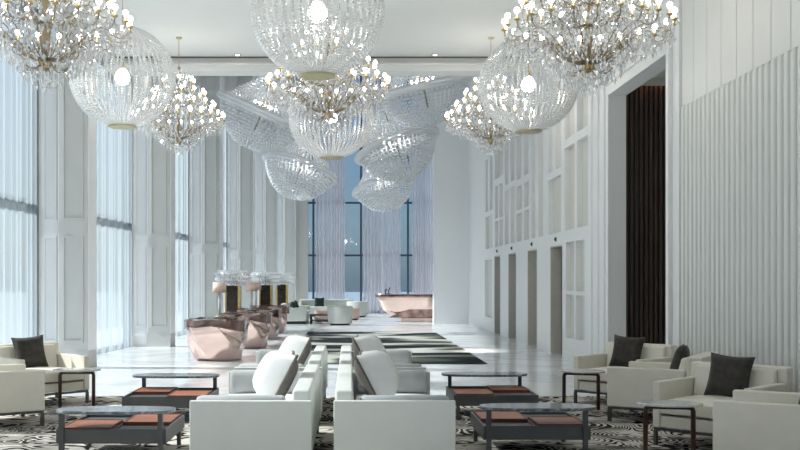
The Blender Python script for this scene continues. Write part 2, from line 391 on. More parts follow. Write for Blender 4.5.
# far window wall
fx0, fx1 = -1.93, XR
fw = MB().box(-4.2, fx0, DF, DF + .3, 0, CZ2).box(fx0, XR + .3, DF, DF + .3, CZ2 - .8, CZ2)
fw.box(xl(DF) - .1, fx0, DF - .25, DF, 0, CZ2 - .01)
struct('wall_far', fw, 'pier', 'grey pier and head of the far glazed wall', 'wall')
fr = MB()
for px in (313.3, 361, 408, 455):
    x = (px - VX)*DF/F
    fr.box(x - .045, x + .045, DF + .02, DF + .18, 0, CZ2 - .8)
for z in (0.06, 2.68, 5.10, 7.6, 10.0):
    fr.box(fx0, fx1, DF + .04, DF + .16, z - .045, z + .045)
wf = struct('window_20', fr, 'mull_blue', 'far glazed wall with dark blue mullions behind the lounge', 'window')
obj('glass_pane', MB().box(fx0, fx1, DF + .09, DF + .11, 0, CZ2 - .8), 'glass_blue', wf)
def drape(x0, x1, pinch, seed, label, sk=0.0):
    rnd = random.Random(seed); vs = []; fs = []; n = 90; L = 16
    cx = (x0 + x1)/2
    for j in range(L + 1):
        z = .02 + (CZ2 - 1.0 - .02)*j/L
        t = z/(CZ2 - 1.0)
        s = 1 + pinch*(abs(t - .12)/.88) if t > .12 else 1 + .1*(1 - t/.12)
        for k in range(n + 1):
            u = k/n
            x = cx + sk*t + (x0 + (x1 - x0)*u - cx)*s
            y = DF - .22 + .06*math.sin(u*58 + seed + 2*math.sin(u*7 + seed)) + .02*math.sin(u*23)
            vs.append((x, y, z))
    W = n + 1
    for j in range(L):
        for k in range(n): fs.append((j*W+k, j*W+k+1, (j+1)*W+k+1, (j+1)*W+k))
    o = obj('sheer_curtain', MB().add(vs, fs), 'sheer_pink', smooth=True)
    tag(o, label, 'curtain', 'blush drapes on the far window')
    obj('curtain_rail', MB().box(cx + sk - (x1-x0)*(1+pinch)/2, cx + sk + (x1-x0)*(1+pinch)/2, DF - .30, DF - .12, CZ2 - 1.0, CZ2 - .98), 'pier_white', o)
drape(-1.55, -.25, .12, 1, 'blush sheer drape at the far window above the lounge sofa')
drape(.62, 2.30, .05, 5, 'blush sheer drape at the far window left of the copper counter')
drape(2.85, 3.85, .05, 9, 'blush sheer drape at the far window behind the copper counter')
# right pier
pr = MB().box(2.94, XR + .3, DP, DP + .6, 0, CZ2)
struct('pillar_far', pr, 'pier_white', 'broad plain white pier at the end of the elevator wall', 'pier')
struct('baseboard_far', MB().box(2.93, XR, DP - .02, DP, 0, .12), 'pier_white', 'low white skirting at the foot of the broad pier', 'baseboard')

# right wall with corridor opening and elevator doors
OD0, OD1, OZ = 13.0, 15.9, 4.45
DOORS = [(Dp(562.4), Dp(550.2)), (Dp(536.9), Dp(527.5)), (Dp(516), Dp(508.3)), (Dp(500.2), Dp(494.3))]
DZ = 2.22
w = MB().box(XR, XR + .24, -4, OD0, 0, CZ).box(XR, XR + .24, OD0, OD1, OZ, CZ)
w.box(XR, XR + .24, OD1, 17.3, 0, CZ)
d = 17.3
for a, bb in DOORS:
    w.box(XR + .13, XR + .30, d, a, 0, CZ).box(XR + .13, XR + .30, a, bb, DZ, CZ); d = bb
w.box(XR + .13, XR + .30, d, DP + 1, 0, CZ).box(XR, XR + .30, DB, DF + .3, CZ, CZ2).box(XR, XR + .3, DP + .6, DF + .3, 0, CZ)
struct('wall_right', w, 'wall', 'white right-hand wall with elevator doors and corridor opening', 'wall')
# relief layer with recessed panels
rec = []
def R(x0, x1, z0, z1): rec.append((Dp(x1), Dp(x0), z0, z1))
R(485, 491.8, .42, 2.15)
for xa, xb in ((565.8, 574), (575.8, 584.5)): R(xa, xb, .42, 1.24); R(xa, xb, 1.31, 2.24)
for xa, xb in ((564.6, 574.5), (577, 588)): R(xa, xb, 2.47, 4.06); R(xa, xb, 4.22, 5.7)
R(548.5, 561, 2.47, 3.6); R(548.5, 552.5, 3.75, 5.6); R(555.5, 561, 3.75, 5.6)
R(531.5, 535.2, 2.47, 5.6); R(538.5, 543.2, 2.47, 5.2)
for xa, xb in ((516.5, 522), (524, 529.3)): R(xa, xb, 2.47, 3.18); R(xa, xb, 3.25, 3.84); R(xa, xb - 1, 4.0, 5.6)
for xa, xb in ((505, 508.6), (510.6, 514.5)): R(xa, xb, 2.47, 3.9); R(xa, xb, 4.05, 5.4)
R(495, 498, 2.47, 3.2); R(499.2, 502.8, 2.47, 3.2); R(495, 498, 3.27, 4.2); R(499.2, 502.8, 3.27, 4.2); R(495, 502.8, 4.4, 5.6)
R(485.5, 492.5, 2.47, 3.45); R(485.5, 488, 3.6, 5.2); R(490, 492.5, 3.6, 5.2)
holes = rec + [(a, bb, 0, DZ) for a, bb in DOORS]
ds = sorted({17.3, DP} | {h[0] for h in holes} | {h[1] for h in holes}); zs = sorted({0, CZ} | {h[2] for h in holes} | {h[3] for h in holes})
rl = MB()
for i in range(len(ds) - 1):
    run = None
    for j in range(len(zs)):
        solid = j < len(zs) - 1 and not any(h[0] <= ds[i] + 1e-6 and ds[i+1] <= h[1] + 1e-6 and h[2] <= zs[j] + 1e-6 and zs[j+1] <= h[3] + 1e-6 for h in holes)
        if solid and run is None: run = zs[j]
        if not solid and run is not None:
            rl.box(XR, XR + .13, ds[i], ds[i+1], run, zs[j]); run = None
struct('trim_2', rl, 'wall', 'white raised stiles and rails framing recessed panels on the elevator wall', 'panelling')
ip = MB()
for h in rec: ip.box(XR + .10, XR + .129, h[0], h[1], h[2], h[3])
struct('trim_3', ip, 'wall_panel', 'ivory inset panels within the white elevator wall', 'panel')
struct('baseboard_right', MB().box(XR - .015, XR, 17.3, DOORS[0][0] - .05, 0, .14), 'wall', 'white skirting between corridor opening and first elevator door', 'baseboard')
dn = ['nearest the corridor opening', 'second from the corridor opening', 'third from the corridor opening', 'nearest the far pier']
for i, (a, bb) in enumerate(DOORS):
    dr = struct('door_%d' % (i + 1), MB().box(XR + .22, XR + .26, a, (a+bb)/2 - .003, 0, DZ).box(XR + .22, XR + .26, (a+bb)/2 + .003, bb, 0, DZ), 'door', 'dark bronze elevator door, ' + dn[i], 'elevator door')
    fj = MB().box(XR + .002, XR + .22, a, a + .03, 0, DZ).box(XR + .002, XR + .22, bb - .03, bb, 0, DZ).box(XR + .002, XR + .22, a + .03, bb - .03, DZ - .03, DZ)
    obj('door_frame', fj, 'beige', dr)
    ind = thing('elevator_indicator', 'small black indicator lantern above the elevator door ' + dn[i], 'indicator', (XR, (a + bb)/2, 2.34), 0, 'black indicators over the elevator doors')
    obj('back_plate', MB().box(-.012, 0, -.045, .045, -.045, .045), 'metal_grey', ind)
    obj('lantern', MB().box(-.035, -.012, -.03, .03, -.03, .03), 'black', ind, bevel=.01)

# portal frame round the corridor opening
pf = MB()
def ring(x0, x1, m, wd):          # m: inner margin beyond opening, wd: width
    a0, a1, z1 = OD0 - m, OD1 + m, OZ + m
    pf.box(x0, x1, a0 - wd, a0, 0, z1 + wd).box(x0, x1, a1, a1 + wd, 0, z1 + wd).box(x0, x1, a0, a1, z1, z1 + wd)
ring(XR - .05, XR, 0, .16); ring(XR - .08, XR, .16, .06); ring(XR - .03, XR, .22, .14)
pf.box(XR - .12, XR, OD0 - .44, OD1 + .44, OZ + .36, OZ + .42).box(XR - .07, XR, OD0 - .40, OD1 + .40, OZ + .42, OZ + .50)
struct('trim_4', pf, 'wall', 'stepped white surround of the tall dark corridor opening', 'door surround', bevel=.006)
struct('trim_5', MB().box(XR - .03, XR, 16.65, 16.72, 0, CZ).box(XR - .03, XR, 17.1, 17.3, 0, CZ), 'wall', 'plain white vertical strips between portal and panelling', 'trim')
# corridor
cw = MB().box(XR + .24, 9, OD0 - .2, OD0, 0, CZ).box(9, 9.2, OD0 - .2, OD1 + .4, 0, CZ).box(XR + .24, 9, OD0, OD1 + .4, 4.72, 4.9)
cw.box(XR + .24, 9, OD1 + .25, OD1 + .4, 0, 4.72).box(XR + .24, 9, OD1 - .06, OD1 - .03, 4.60, 4.72)
struct('wall_corridor', cw, 'wall_panel', 'side passage walls and ceiling beyond the tall opening', 'wall')
sbk = MB().box(XR + .24, 9, OD1 + .16, OD1 + .25, 0, 4.66); sb = MB()
k = XR + .26
while k < 8.9:
    sb.box(k, k + .042, OD1 + .10, OD1 + .16, 0, 4.66); k += .078
struct('wall_slats_dark', sb, 'walnut_dark', 'dark walnut slatted wall inside the tall corridor opening', 'slatted wall')
obj('back_panel', sbk, 'black', bpy.data.objects['wall_slats_dark'])
cv = tag(obj('cove_light', MB().box(XR + .3, 8.9, OD1 + .0, OD1 + .05, 4.70, 4.718), 'cove'), 'warm cove light strip above the dark walnut slats', 'light')

# pale slatted wall on the right
sw = MB(); pitch = .44/3; k = 12.42
while k > 2:
    sw.box(XR - .045, XR, k - .10, k, 0, 3.66); k -= pitch
SWO = struct('trim_6', sw, 'slat', 'pale fluted slats behind the right armchairs', 'slatted wall', bevel=.02)
up = MB(); k = 12.42
while k > 2:
    up.box(XR - .03, XR, k - .425, k, 3.66, CZ); k -= .44
struct('trim_7', up, 'slat', 'wide pale boards above the fluted slats on the right', 'panelling', bevel=.006)
struct('trim_8', MB().box(XR - .06, XR, 12.43, 12.56, 0, CZ), 'wall', 'slim white edge strip between portal and fluted slats', 'trim')

# ceiling spots
for i, (px, py) in enumerate(((237.6, 54.7), (435, 57.5))):
    D = (CZ - H)*F/(VY - py); D = min(D, DB - .25)
    o = thing('ceiling_spotlight', ['small round recessed spotlight near the cornice, window side', 'small round recessed spotlight near the cornice, elevator side'][i], 'spotlight', ((px - VX)*D/F, D, CZ), 0, 'recessed ceiling spotlights')
    obj('trim_ring', MB().lathe([(.05, 0), (.075, 0), (.075, -.012), (.05, -.012)], 20), 'brass_pale', o)
    obj('lens', MB().lathe([(.05, -.002), (.045, -.016), (0, -.02)], 16), 'spot', o)

# rugs
RZ = .012
tag(obj('area_rug', MB().box(-4.35, 3.95, 5.5, 12.95, 0, RZ), 'rug'), 'ivory rug with black wood-grain swirls under the front seating', 'rug')
tag(obj('area_rug', MB().box(-1.23, 2.48, 18.05, 29.4, 0, RZ), 'rug2'), 'long dark navy and ivory banded rug in the central aisle', 'rug')

# ------------------------------------------------------------------ soft goods
def cushion_mesh(name, w, h, t, mat, n=14, pinch=.10, back=None, tb=None):
    """pillow standing in the xz plane, facing -y; pinched corners, bulging middle"""
    mb = MB(); vs = []
    def P(u, v, s):
        e = 1 - pinch*(1 - abs(v)**2) ; g = 1 - pinch*(1 - abs(u)**2)
        bul = (max(0, 1 - u**4)*max(0, 1 - v**4))**.6
        return (u*w/2*e, s*(t if s < 0 or tb is None else tb)/2*bul, v*h/2*g)
    def side(s):
        o = []
        for j in range(n + 1):
            for i in range(n + 1):
                o.append(P(-1 + 2*i/n, -1 + 2*j/n, s))
        return o
    W = n + 1
    def faces(flip):
        fs = []
        for j in range(n):
            for i in range(n):
                q = (j*W+i, j*W+i+1, (j+1)*W+i+1, (j+1)*W+i)
                fs.append(q if not flip else q[::-1])
        return fs
    fr = MB().add(side(-1), faces(False)); bk = MB().add(side(1), faces(True))
    if back is None:
        fr.add(side(1), faces(True)); return fr.mesh(name, mat, True), None
    return fr.mesh(name, mat, True), bk.mesh(name + '_back', back, True)
def slab_cushion(x0, x1, y0, y1, z0, z1, crown=.03, n=10):
    """seat cushion with softly crowned top"""
    vs = []; fs = []; W = n + 1
    for s in (0, 1):
        for j in range(W):
            for i in range(W):
                u, v = -1 + 2*i/n, -1 + 2*j/n
                z = z0 if s == 0 else z1 + crown*(1 - u**4)*(1 - v**4)
                r = .02 if s == 1 else 0
                vs.append(((x0+x1)/2 + u*((x1-x0)/2), (y0+y1)/2 + v*((y1-y0)/2), z))
    o = W*W
    for j in range(n):
        for i in range(n):
            fs.append((j*W+i, (j+1)*W+i, (j+1)*W+i+1, j*W+i+1)); fs.append((o+j*W+i, o+j*W+i+1, o+(j+1)*W+i+1, o+(j+1)*W+i))
    for i in range(n):
        fs.append((i, i+1, o+i+1, o+i)); a = n*W
        fs.append((a+i+1, a+i, o+a+i, o+a+i+1))
        fs.append(((i+1)*W, i*W, o+i*W, o+(i+1)*W)); fs.append((i*W+n, (i+1)*W+n, o+(i+1)*W+n, o+i*W+n))
    return MB().add(vs, fs)

# ------------------------------------------------------------------ armchairs
def make_armchair(label):
    W, Dp2 = .92, .76
    t = thing('armchair', label, 'armchair', (0, 0, 0), 0, 'cream armchairs at the room sides')
    y0, y1 = -Dp2/2, Dp2/2; a = .075
    for s in (-1, 1):
        x0, x1 = (s*W/2 - a if s > 0 else s*W/2), (s*W/2 if s > 0 else s*W/2 + a)
        obj('arm', MB().box(x0, x1, y0, y1 - .052, .16, .578), 'leather', t, bevel=.014)
    obj('backrest', MB().add([(-W/2, y1 - .05, .16), (W/2, y1 - .05, .16), (W/2, y1 + .08, .16), (-W/2, y1 + .08, .16),
        (-W/2, y1 - .045, .715), (W/2, y1 - .045, .715), (W/2, y1 + .10, .715), (-W/2, y1 + .10, .715)],
        [(0, 3, 2, 1), (4, 5, 6, 7), (0, 1, 5, 4), (1, 2, 6, 5), (2, 3, 7, 6), (3, 0, 4, 7)]), 'leather', t, bevel=.02)
    for x0, x1 in ((-W/2 + a + .004, -.008), (.008, W/2 - a - .004)):
        obj('back_cushion', MB().add([(x0, y1 - .17, .41), (x1, y1 - .17, .41), (x1, y1 - .052, .41), (x0, y1 - .052, .41),
            (x0, y1 - .10, .695), (x1, y1 - .10, .695), (x1, y1 - .048, .695), (x0, y1 - .048, .695)],
            [(0, 3, 2, 1), (4, 5, 6, 7), (0, 1, 5, 4), (1, 2, 6, 5), (2, 3, 7, 6), (3, 0, 4, 7)]), 'leather', t, bevel=.02)
    obj('seat', slab_cushion(-W/2 + a + .003, W/2 - a - .003, y0 - .01, y1 - .055, .29, .405, .035), 'leather', t, bevel=.015)
    obj('seat_base', MB().box(-W/2 + a, W/2 - a, y0 + .015, y1 - .055, .165, .272), 'leather', t, bevel=.008)
    fr = MB().box(-W/2 + .01, W/2 - .01, y0 + .01, y0 + .035, .135, .16).box(-W/2 + .01, W/2 - .01, y1 - .035, y1 - .01, .135, .16)
    fr.box(-W/2 + .01, -W/2 + .035, y0 + .035, y1 - .035, .135, .16).box(W/2 - .035, W/2 - .01, y0 + .035, y1 - .035, .135, .16)
    obj('base_frame', fr, 'metal_grey', t)
    for sx in (-1, 1):
        for sy in (-1, 1):
            x, y = sx*(W/2 - .022), sy*(Dp2/2 - .022)
            obj('leg', MB().box(x - .014, x + .014, y - .018, y + .018, 0, .135), 'metal_grey', t)
    return t
pm, _ = cushion_mesh('pillow', .41, .41, .15, 'pillow_dark')
def throw(name, me, label, cat, chair, lx, ly, lz, tilt, yaw, roll, group):
    """pillow resting in a chair at its local spot"""
    rz = chair.rotation_euler.z
    p = Matrix.Rotation(rz, 3, 'Z') @ Vector((lx, ly, lz)) + Vector(chair.location)
    o = obj(name, me); o.location = p
    o.rotation_mode = 'XYZ'
    o.rotation_euler = (Matrix.Rotation(rz + yaw, 3, 'Z') @ Matrix.Rotation(tilt, 3, 'X') @ Matrix.Rotation(roll, 3, 'Y')).to_euler()
    tag(o, label, cat, group); return o
def face_angle(fx, fy): return math.atan2(fx, -fy)      # rotation so local -y points along (fx, fy)
def mir(x): return -.405 - x
GP = 'dark velvet pillows on the armchairs'
A1 = make_armchair('cream leather armchair angled toward the middle, in front of the dark corridor opening'); A1.location = (3.31, 12.12, RZ); A1.rotation_euler.z = face_angle(-.72, -.69)
A2 = dup(A1, 'cream armchair with plain side to viewer, between the two right-hand walnut side tables', (3.33, 10.78, RZ), face_angle(-.86, .51))
A3 = dup(A1, 'cream leather armchair angled toward the middle, largest, in front of the pale fluted slats', (3.34, 9.02, RZ), face_angle(-.72, -.69))
A4 = dup(A1, 'cream leather armchair cut off at the lower right corner, plain side to the viewer', (3.37, 7.80, RZ), face_angle(-.86, .51))
A5 = dup(A1, 'cream leather armchair angled toward the middle, in front of the sheer curtains on the left', (mir(3.36), 12.12, RZ), face_angle(.72, -.69))
A6 = dup(A1, 'cream armchair with plain side to viewer, cut off at the left picture edge', (-3.73, 10.42, RZ), face_angle(.86, .51))
A2.scale = A4.scale = A6.scale = (1, 1.14, 1)
for ch, lab, lx, yaw, roll in ((A1, 'dark velvet pillow on the armchair by the corridor opening', -.04, .12, .05), (A2, 'dark velvet pillow in the armchair seen from its side, right of the middle', 0, .12, -.08),
                     (A3, 'dark velvet pillow on the largest armchair before the pale slats', .01, .10, .06), (A4, 'dark velvet pillow cut off by the right edge of the picture', 0, .05, 0),
                     (A5, 'dark velvet pillow on the left armchair before the curtains', -.04, -.12, -.06)):
    throw('throw_pillow', pm, lab, 'pillow', ch, lx, .155*(1.4 if ch in (A2, A4) else 1), .425 + .195, -.30, yaw, roll, GP)

# ------------------------------------------------------------------ central sofas
def make_sofa(label):
    """faces -x; x from -.905 (front) to 0 (back), y 0..L"""
    L = 2.42
    t = thing('sofa', label, 'sofa', (0, 0, 0), 0, 'back-to-back pale sofas in the middle')
    for y in (0, L - .055):
        obj('arm', MB().box(-.905, 0, y, y + .055, .14, .60), 'leather_cool', t, bevel=.008)
    obj('backrest', MB().add([(-.17, .055, .16), (-.002, .055, .16), (-.002, L - .055, .16), (-.17, L - .055, .16),
        (-.145, .055, .675), (-.012, .055, .675), (-.012, L - .055, .675), (-.145, L - .055, .675)],
        [(0, 3, 2, 1), (4, 5, 6, 7), (0, 1, 5, 4), (1, 2, 6, 5), (2, 3, 7, 6), (3, 0, 4, 7)]), 'leather_cool', t, bevel=.02)
    for y0, y1 in ((.06, .20), (L - .20, L - .06)):
        prof = []
        vs = MB(); pts = []
        for k in range(20):
            a = 2*PI*k/20; c, s = math.cos(a), math.sin(a)
            pts.append(((y0+y1)/2 + .07*math.copysign(abs(c)**.6, c), .515 + .112*math.copysign(abs(s)**.6, s)))
        n = 20; V = []
        for x, sc in ((-.875, .55), (-.865, .9), (-.835, 1), (-.235, 1), (-.205, .9), (-.195, .55)):
            for (y, z) in pts: V.append((x, (y0+y1)/2 + (y - (y0+y1)/2)*sc, .515 + (z - .515)*sc))
        Fs = [(i*n+k, i*n+(k+1) % n, (i+1)*n+(k+1) % n, (i+1)*n+k) for i in range(5) for k in range(n)] + [tuple(range(n-1, -1, -1)), tuple(range(5*n, 6*n))]
        b = obj('bolster', MB().add(V, Fs), 'velvet_grey', t, smooth=True)
        b['label'] = 'grey velvet arm bolster'
    mid = L/2
    for y0, y1 in ((.062, mid - .003), (mid + .003, L - .062)):
        obj('seat', slab_cushion(-.90, -.175, y0, y1, .27, .385, .03), 'cushion_white', t, bevel=.015)
    obj('seat_base', MB().box(-.89, -.17, .055, L - .055, .14, .265), 'leather_cool', t)
    for x in (-.87, -.04):
        for y in (.03, L - .03):
            obj('leg', MB().box(x - .02, x + .02, y - .02, y + .02, 0, .14), 'metal_grey', t)
    return t
S1 = make_sofa('pale leather sofa facing the windows, front one of the left row'); S1.location = (-.285, 7.41, RZ)
S2 = dup(S1, 'pale leather sofa facing the windows, rear one of the left row', (-.285, 10.28, RZ))
S3 = dup(S1, 'pale leather sofa facing the elevators, front one of the right row', (-.122, 7.41 + 2.42, RZ), PI)
S4 = dup(S1, 'pale leather sofa facing the elevators, rear one of the right row', (-.122, 10.28 + 2.42, RZ), PI)
pf1, pb1 = cushion_mesh('pillow_front', .50, .50, .44, 'cushion_white', back='taupe', tb=.20)
def sofa_pillow(x, y, face, label):
    o = thing('throw_pillow', label, 'pillow', (x, y, .655), 0, 'white pillows on the central sofas')
    tilt = -.48
    o.rotation_euler = (Matrix.Rotation(face_angle(face, -.12), 3, 'Z') @ Matrix.Rotation(tilt, 3, 'X')).to_euler()
    obj('pillow_face', pf1, parent=o)
    bk = obj('pillow_back', pb1, parent=o); bk['label'] = 'taupe velvet back of the pillow'
    gu = MB(); path = []
    for k in range(48):
        a = 2*PI*k/48; c, s = math.cos(a), math.sin(a); m = max(abs(c), abs(s)); u, v = c/m, s/m
        path.append((u*.26*(1 - .1*(1 - v*v)), .012, v*.25*(1 - .1*(1 - u*u))))
    gs = obj('piping', gu.tube(path, .014, 6, True), 'taupe', o, smooth=True)
    return o
GW = 'white pillow with taupe back leaning on the '
sofa_pillow(-.60, 8.65, -1, GW + 'front left sofa')
sofa_pillow(-.59, 11.3, -1, GW + 'rear left sofa')
sofa_pillow(.193, 8.65, 1, GW + 'front right sofa')
sofa_pillow(.183, 11.3, 1, GW + 'rear right sofa')

# ------------------------------------------------------------------ coffee tables
def make_coffee(label, flip=1):
    """slab end towards -y; origin at floor, centre"""
    t = thing('coffee_table', label, 'coffee table', (0, 0, 0), 0, 'charcoal coffee tables with marble shelf tops')
    w, d = .45, .46
    bx = MB().box(-w, w, -d, d, .155, .175).box(-w, w, -d, -d + .02, .175, .272).box(-w, w, d - .02, d, .175, .272)
    bx.box(-w, -w + .02, -d + .02, d - .02, .175, .272).box(w - .02, w, -d + .02, d - .02, .175, .272).box(-.01, .01, -d + .02, d - .02, .175, .262)
    obj('tray_box', bx, 'box_grey', t)
    obj('floor_panel', MB().box(-w + .02, w - .02, -d + .02, d - .02, .235, .25), 'box_grey', t)
    for (x0, x1, y0, y1) in ((-w + .025, -.015, -d + .025, .06), (.015, w - .025, -.10, d - .025)):
        if flip < 0: x0, x1 = -x1, -x0
        tr = MB().box(x0, x1, y0, y0 + .014, .25, .283).box(x0, x1, y1 - .014, y1, .25, .283)
        tr.box(x0, x0 + .014, y0 + .014, y1 - .014, .25, .283).box(x1 - .014, x1, y0 + .014, y1 - .014, .25, .283)
        tr = obj('tray', tr, 'tan_edge', t)
        obj('leather_pad', MB().box(x0 + .014, x1 - .014, y0 + .014, y1 - .014, .25, .279), 'tan', tr)
    for x in (-w + .045, w - .045):
        obj('leg', MB().box(x - .017, x + .017, d - .05, d - .016, 0, .155), 'box_grey', t)
        obj('post', MB().box(x - .02, x + .02, -d - .02, -d + .02, 0, .405), 'box_grey', t)
    pts = []
    for k in range(48):
        a = 2*PI*k/48; c, s = math.cos(a), math.sin(a)
        pts.append((.02 + .49*math.copysign(abs(c)**.6, c), -d + .10 + .19*math.copysign(abs(s)**.7, s)))
    obj('marble_top', MB().prism(pts, .405, .43), 'marble_d', t, bevel=.006)
    return t
def cx(a, b): return (a + b)/2
K1 = make_coffee('charcoal coffee table with tan leather trays, front left, marble shelf toward the viewer'); K1.location = (-1.957, 8.65, RZ)
K4 = dup(K1, 'charcoal coffee table with tan leather trays, rear right, marble shelf on its far side', (1.56, 11.12, RZ), PI)
K3 = make_coffee('charcoal coffee table with tan leather trays, front right, marble shelf toward the viewer', -1); K3.location = (1.57, 8.85, RZ)
K2 = dup(K3, 'charcoal coffee table with tan leather trays, rear left, marble shelf on its far side', (-1.945, 10.95, RZ), PI)

# ------------------------------------------------------------------ side tables
def make_side(label):
    t = thing('side_table', label, 'side table', (0, 0, 0), 0, 'walnut side tables with white marble tops')
    r = .021; hw, ht = .195, .415
    path = [(-hw, 0, 0), (-hw, 0, ht - .035)] + [(-hw + .035 - .035*math.cos(a), 0, ht - .035 + .035*math.sin(a)) for a in (PI/6, PI/3, PI/2)]
    path += [(-p[0], 0, p[2]) for p in path[::-1]]
    obj('frame', MB().tube(path, r, 8), 'walnut', t, smooth=True)
    obj('stretcher', MB().box(-.03, .03, -.16, .16, ht + .0, ht + .018), 'walnut', t)
    pts = [(.275*math.cos(2*PI*k/40), .19*math.sin(2*PI*k/40)) for k in range(40)]
    obj('marble_top', MB().prism(pts, ht + .018, ht + .04), 'marble_w', t, bevel=.006)
    return t
T1 = make_side('small walnut side table with white marble top, beside the armchair near the corridor opening'); T1.location = (2.68, 11.6, RZ); T1.rotation_euler.z = -.35
T2 = dup(T1, 'small walnut side table with white marble top, in front of the largest armchair', (2.72, 8.52, RZ), -.2)
T3 = dup(T1, 'small walnut side table with white marble top, beside the left armchair', (-3.21, 11.75, RZ), .05)

# ------------------------------------------------------------------ copper desks
def make_desk(label):
    t = thing('reception_desk', label, 'desk', (0, 0, 0), 0, 'faceted rose copper desks by the windows')
    # rings: (z, half x, half y, twist, shift x, shift y)
    n = 8
    rings = [(0, .43, .62, .34, .02, .05), (.06, .47, .68, .30, .01, .03), (.38, .555, .80, -.02, 0, 0), (.62, .575, .86, -.30, .0, 0), (.735, .56, .85, -.36, 0, 0)]
    vs = []; fs = []
    for i, (z, hx, hy, tw, sx, sy) in enumerate(rings):
        for k in range(n):
            a = 2*PI*(k + .5)/n + tw; c, s = math.cos(a), math.sin(a)
            e = .62
            vs.append((sx + hx*math.copysign(abs(c)**e, c), sy + hy*math.copysign(abs(s)**e, s), z))
    for i in range(len(rings) - 1):
        for k in range(n):
            k2 = (k+1) % n; q = (i*n+k, i*n+k2, (i+1)*n+k2, (i+1)*n+k)
            if (k + i) % 2: fs += [(q[0], q[1], q[2]), (q[0], q[2], q[3])]
            else: fs += [(q[0], q[1], q[3]), (q[1], q[2], q[3])]
    fs.append(tuple(range(n-1, -1, -1)))
    fs.append(tuple(range(4*n, 5*n)))
    obj('body', MB().add(vs, fs), 'copper', t, bevel=.035, seg=4)
    # overhanging mirror-polished top band; dark colour and dipped corner paint in reflections
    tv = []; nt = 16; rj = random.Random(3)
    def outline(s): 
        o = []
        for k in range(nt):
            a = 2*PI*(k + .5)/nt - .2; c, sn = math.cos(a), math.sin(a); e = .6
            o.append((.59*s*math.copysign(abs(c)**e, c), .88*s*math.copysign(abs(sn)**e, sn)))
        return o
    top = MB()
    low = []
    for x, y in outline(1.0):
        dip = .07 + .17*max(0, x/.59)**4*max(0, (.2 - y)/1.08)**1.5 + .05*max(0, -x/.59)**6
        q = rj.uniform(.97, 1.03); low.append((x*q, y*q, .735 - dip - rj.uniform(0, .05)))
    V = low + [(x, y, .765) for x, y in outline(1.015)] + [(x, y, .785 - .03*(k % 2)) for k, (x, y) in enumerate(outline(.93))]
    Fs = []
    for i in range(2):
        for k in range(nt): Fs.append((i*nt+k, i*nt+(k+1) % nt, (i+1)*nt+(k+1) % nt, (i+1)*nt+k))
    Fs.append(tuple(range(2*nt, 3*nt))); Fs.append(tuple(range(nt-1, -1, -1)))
    tp = obj('desk_top', top.add(V, Fs), 'copper_darkened', t); tp['label'] = 'mirror-polished copper top, dark reflections put into its colour'
    return t
desk_at = [(-2.55, 19.3), (-2.36, 22.75), (-2.37, 26.1), (-2.40, 29.4)]
dl = ['nearest and largest of the row', 'second from the front of the row', 'third from the front of the row', 'last of the row, mostly hidden']
K = make_desk('faceted rose copper desk by the windows, ' + dl[0]); K.location = (*desk_at[0], 0)
for i in (1, 2, 3): dup(K, 'faceted rose copper desk by the windows, ' + dl[i], (*desk_at[i], 0), .05*i)
def make_lamp(label):
    t = thing('desk_lamp', label, 'lamp', (0, 0, 0), 0, 'blush lamps on the copper desks')
    obj('base', MB().lathe([(.09, 0), (.09, .015), (.03, .03), (0, .03)], 20), 'brass_pale', t, smooth=True)
    obj('stem', MB().lathe([(.022, .03), (.026, .2), (.02, .5), (0, .5)], 12), 'marble_w', t, smooth=True)
    obj('lamp_shade', MB().lathe([(.13, .48), (.13, .69), (.125, .69), (.125, .48), (.13, .48)], 28), 'shade_pink', t, smooth=True)
    obj('shade_fringe', MB().lathe([(.134, .485), (.134, .50)], 28), 'gold', t)
    return t
LP = make_lamp('slim table lamp with blush drum shade on the nearest copper desk'); LP.location = (-2.60, 19.9, .785)
dup(LP, 'slim table lamp with blush drum shade on the second copper desk', (-2.25, 22.9, .785))
dup(LP, 'slim table lamp with blush drum shade on the third copper desk', (-2.45, 26.1, .785))
def make_floor_lamp(label):
    t = thing('floor_lamp', label, 'floor lamp', (0, 0, 0), 0, 'tall crystal drum lamps behind the desks')
    obj('column', MB().box(-.15, .15, -.12, .12, .04, 1.38), 'tortoise', t, bevel=.01)
    e = MB().box(.15, .22, -.12, .12, .04, 1.38).box(-.19, -.15, -.12, .12, .04, 1.38).box(-.22, .24, -.15, .15, 0, .04)
    obj('gilded_edge', e, 'gold', t)
    obj('neck', MB().lathe([(.02, 1.38), (.02, 1.50), (0, 1.5)], 10), 'brass', t)
    sh = MB()
    for j in range(3):
        for k in range(40):
            a = 2*PI*(k + .5*(j % 2))/40; sh.octa((.44*math.cos(a), .44*math.sin(a), 1.44 + .13*j), .03, .12)
    obj('crystal_fringe', sh, 'shade_cr', t)
    obj('lamp_shade', MB().lathe([(.41, 1.40), (.41, 1.78), (.405, 1.78), (.405, 1.40), (.41, 1.40)], 32), 'shade_cr', t, smooth=True)
    obj('spokes', MB().box(-.405, .405, -.008, .008, 1.49, 1.505).box(-.008, .008, -.405, .405, 1.49, 1.505), 'brass', t)
    return t
fl = ['nearest of the row behind the copper desks', 'second of the row behind the copper desks', 'third of the row behind the copper desks']
FL = make_floor_lamp('dark gilt-edged floor lamp with crystal drum, ' + fl[0]); FL.location = (-3.10, 26.4, 0)
dup(FL, 'dark gilt-edged floor lamp with crystal drum, ' + fl[1], (-2.58, 30.6, 0))
dup(FL, 'dark gilt-edged floor lamp with crystal drum, ' + fl[2], (-2.42, 35.5, 0))

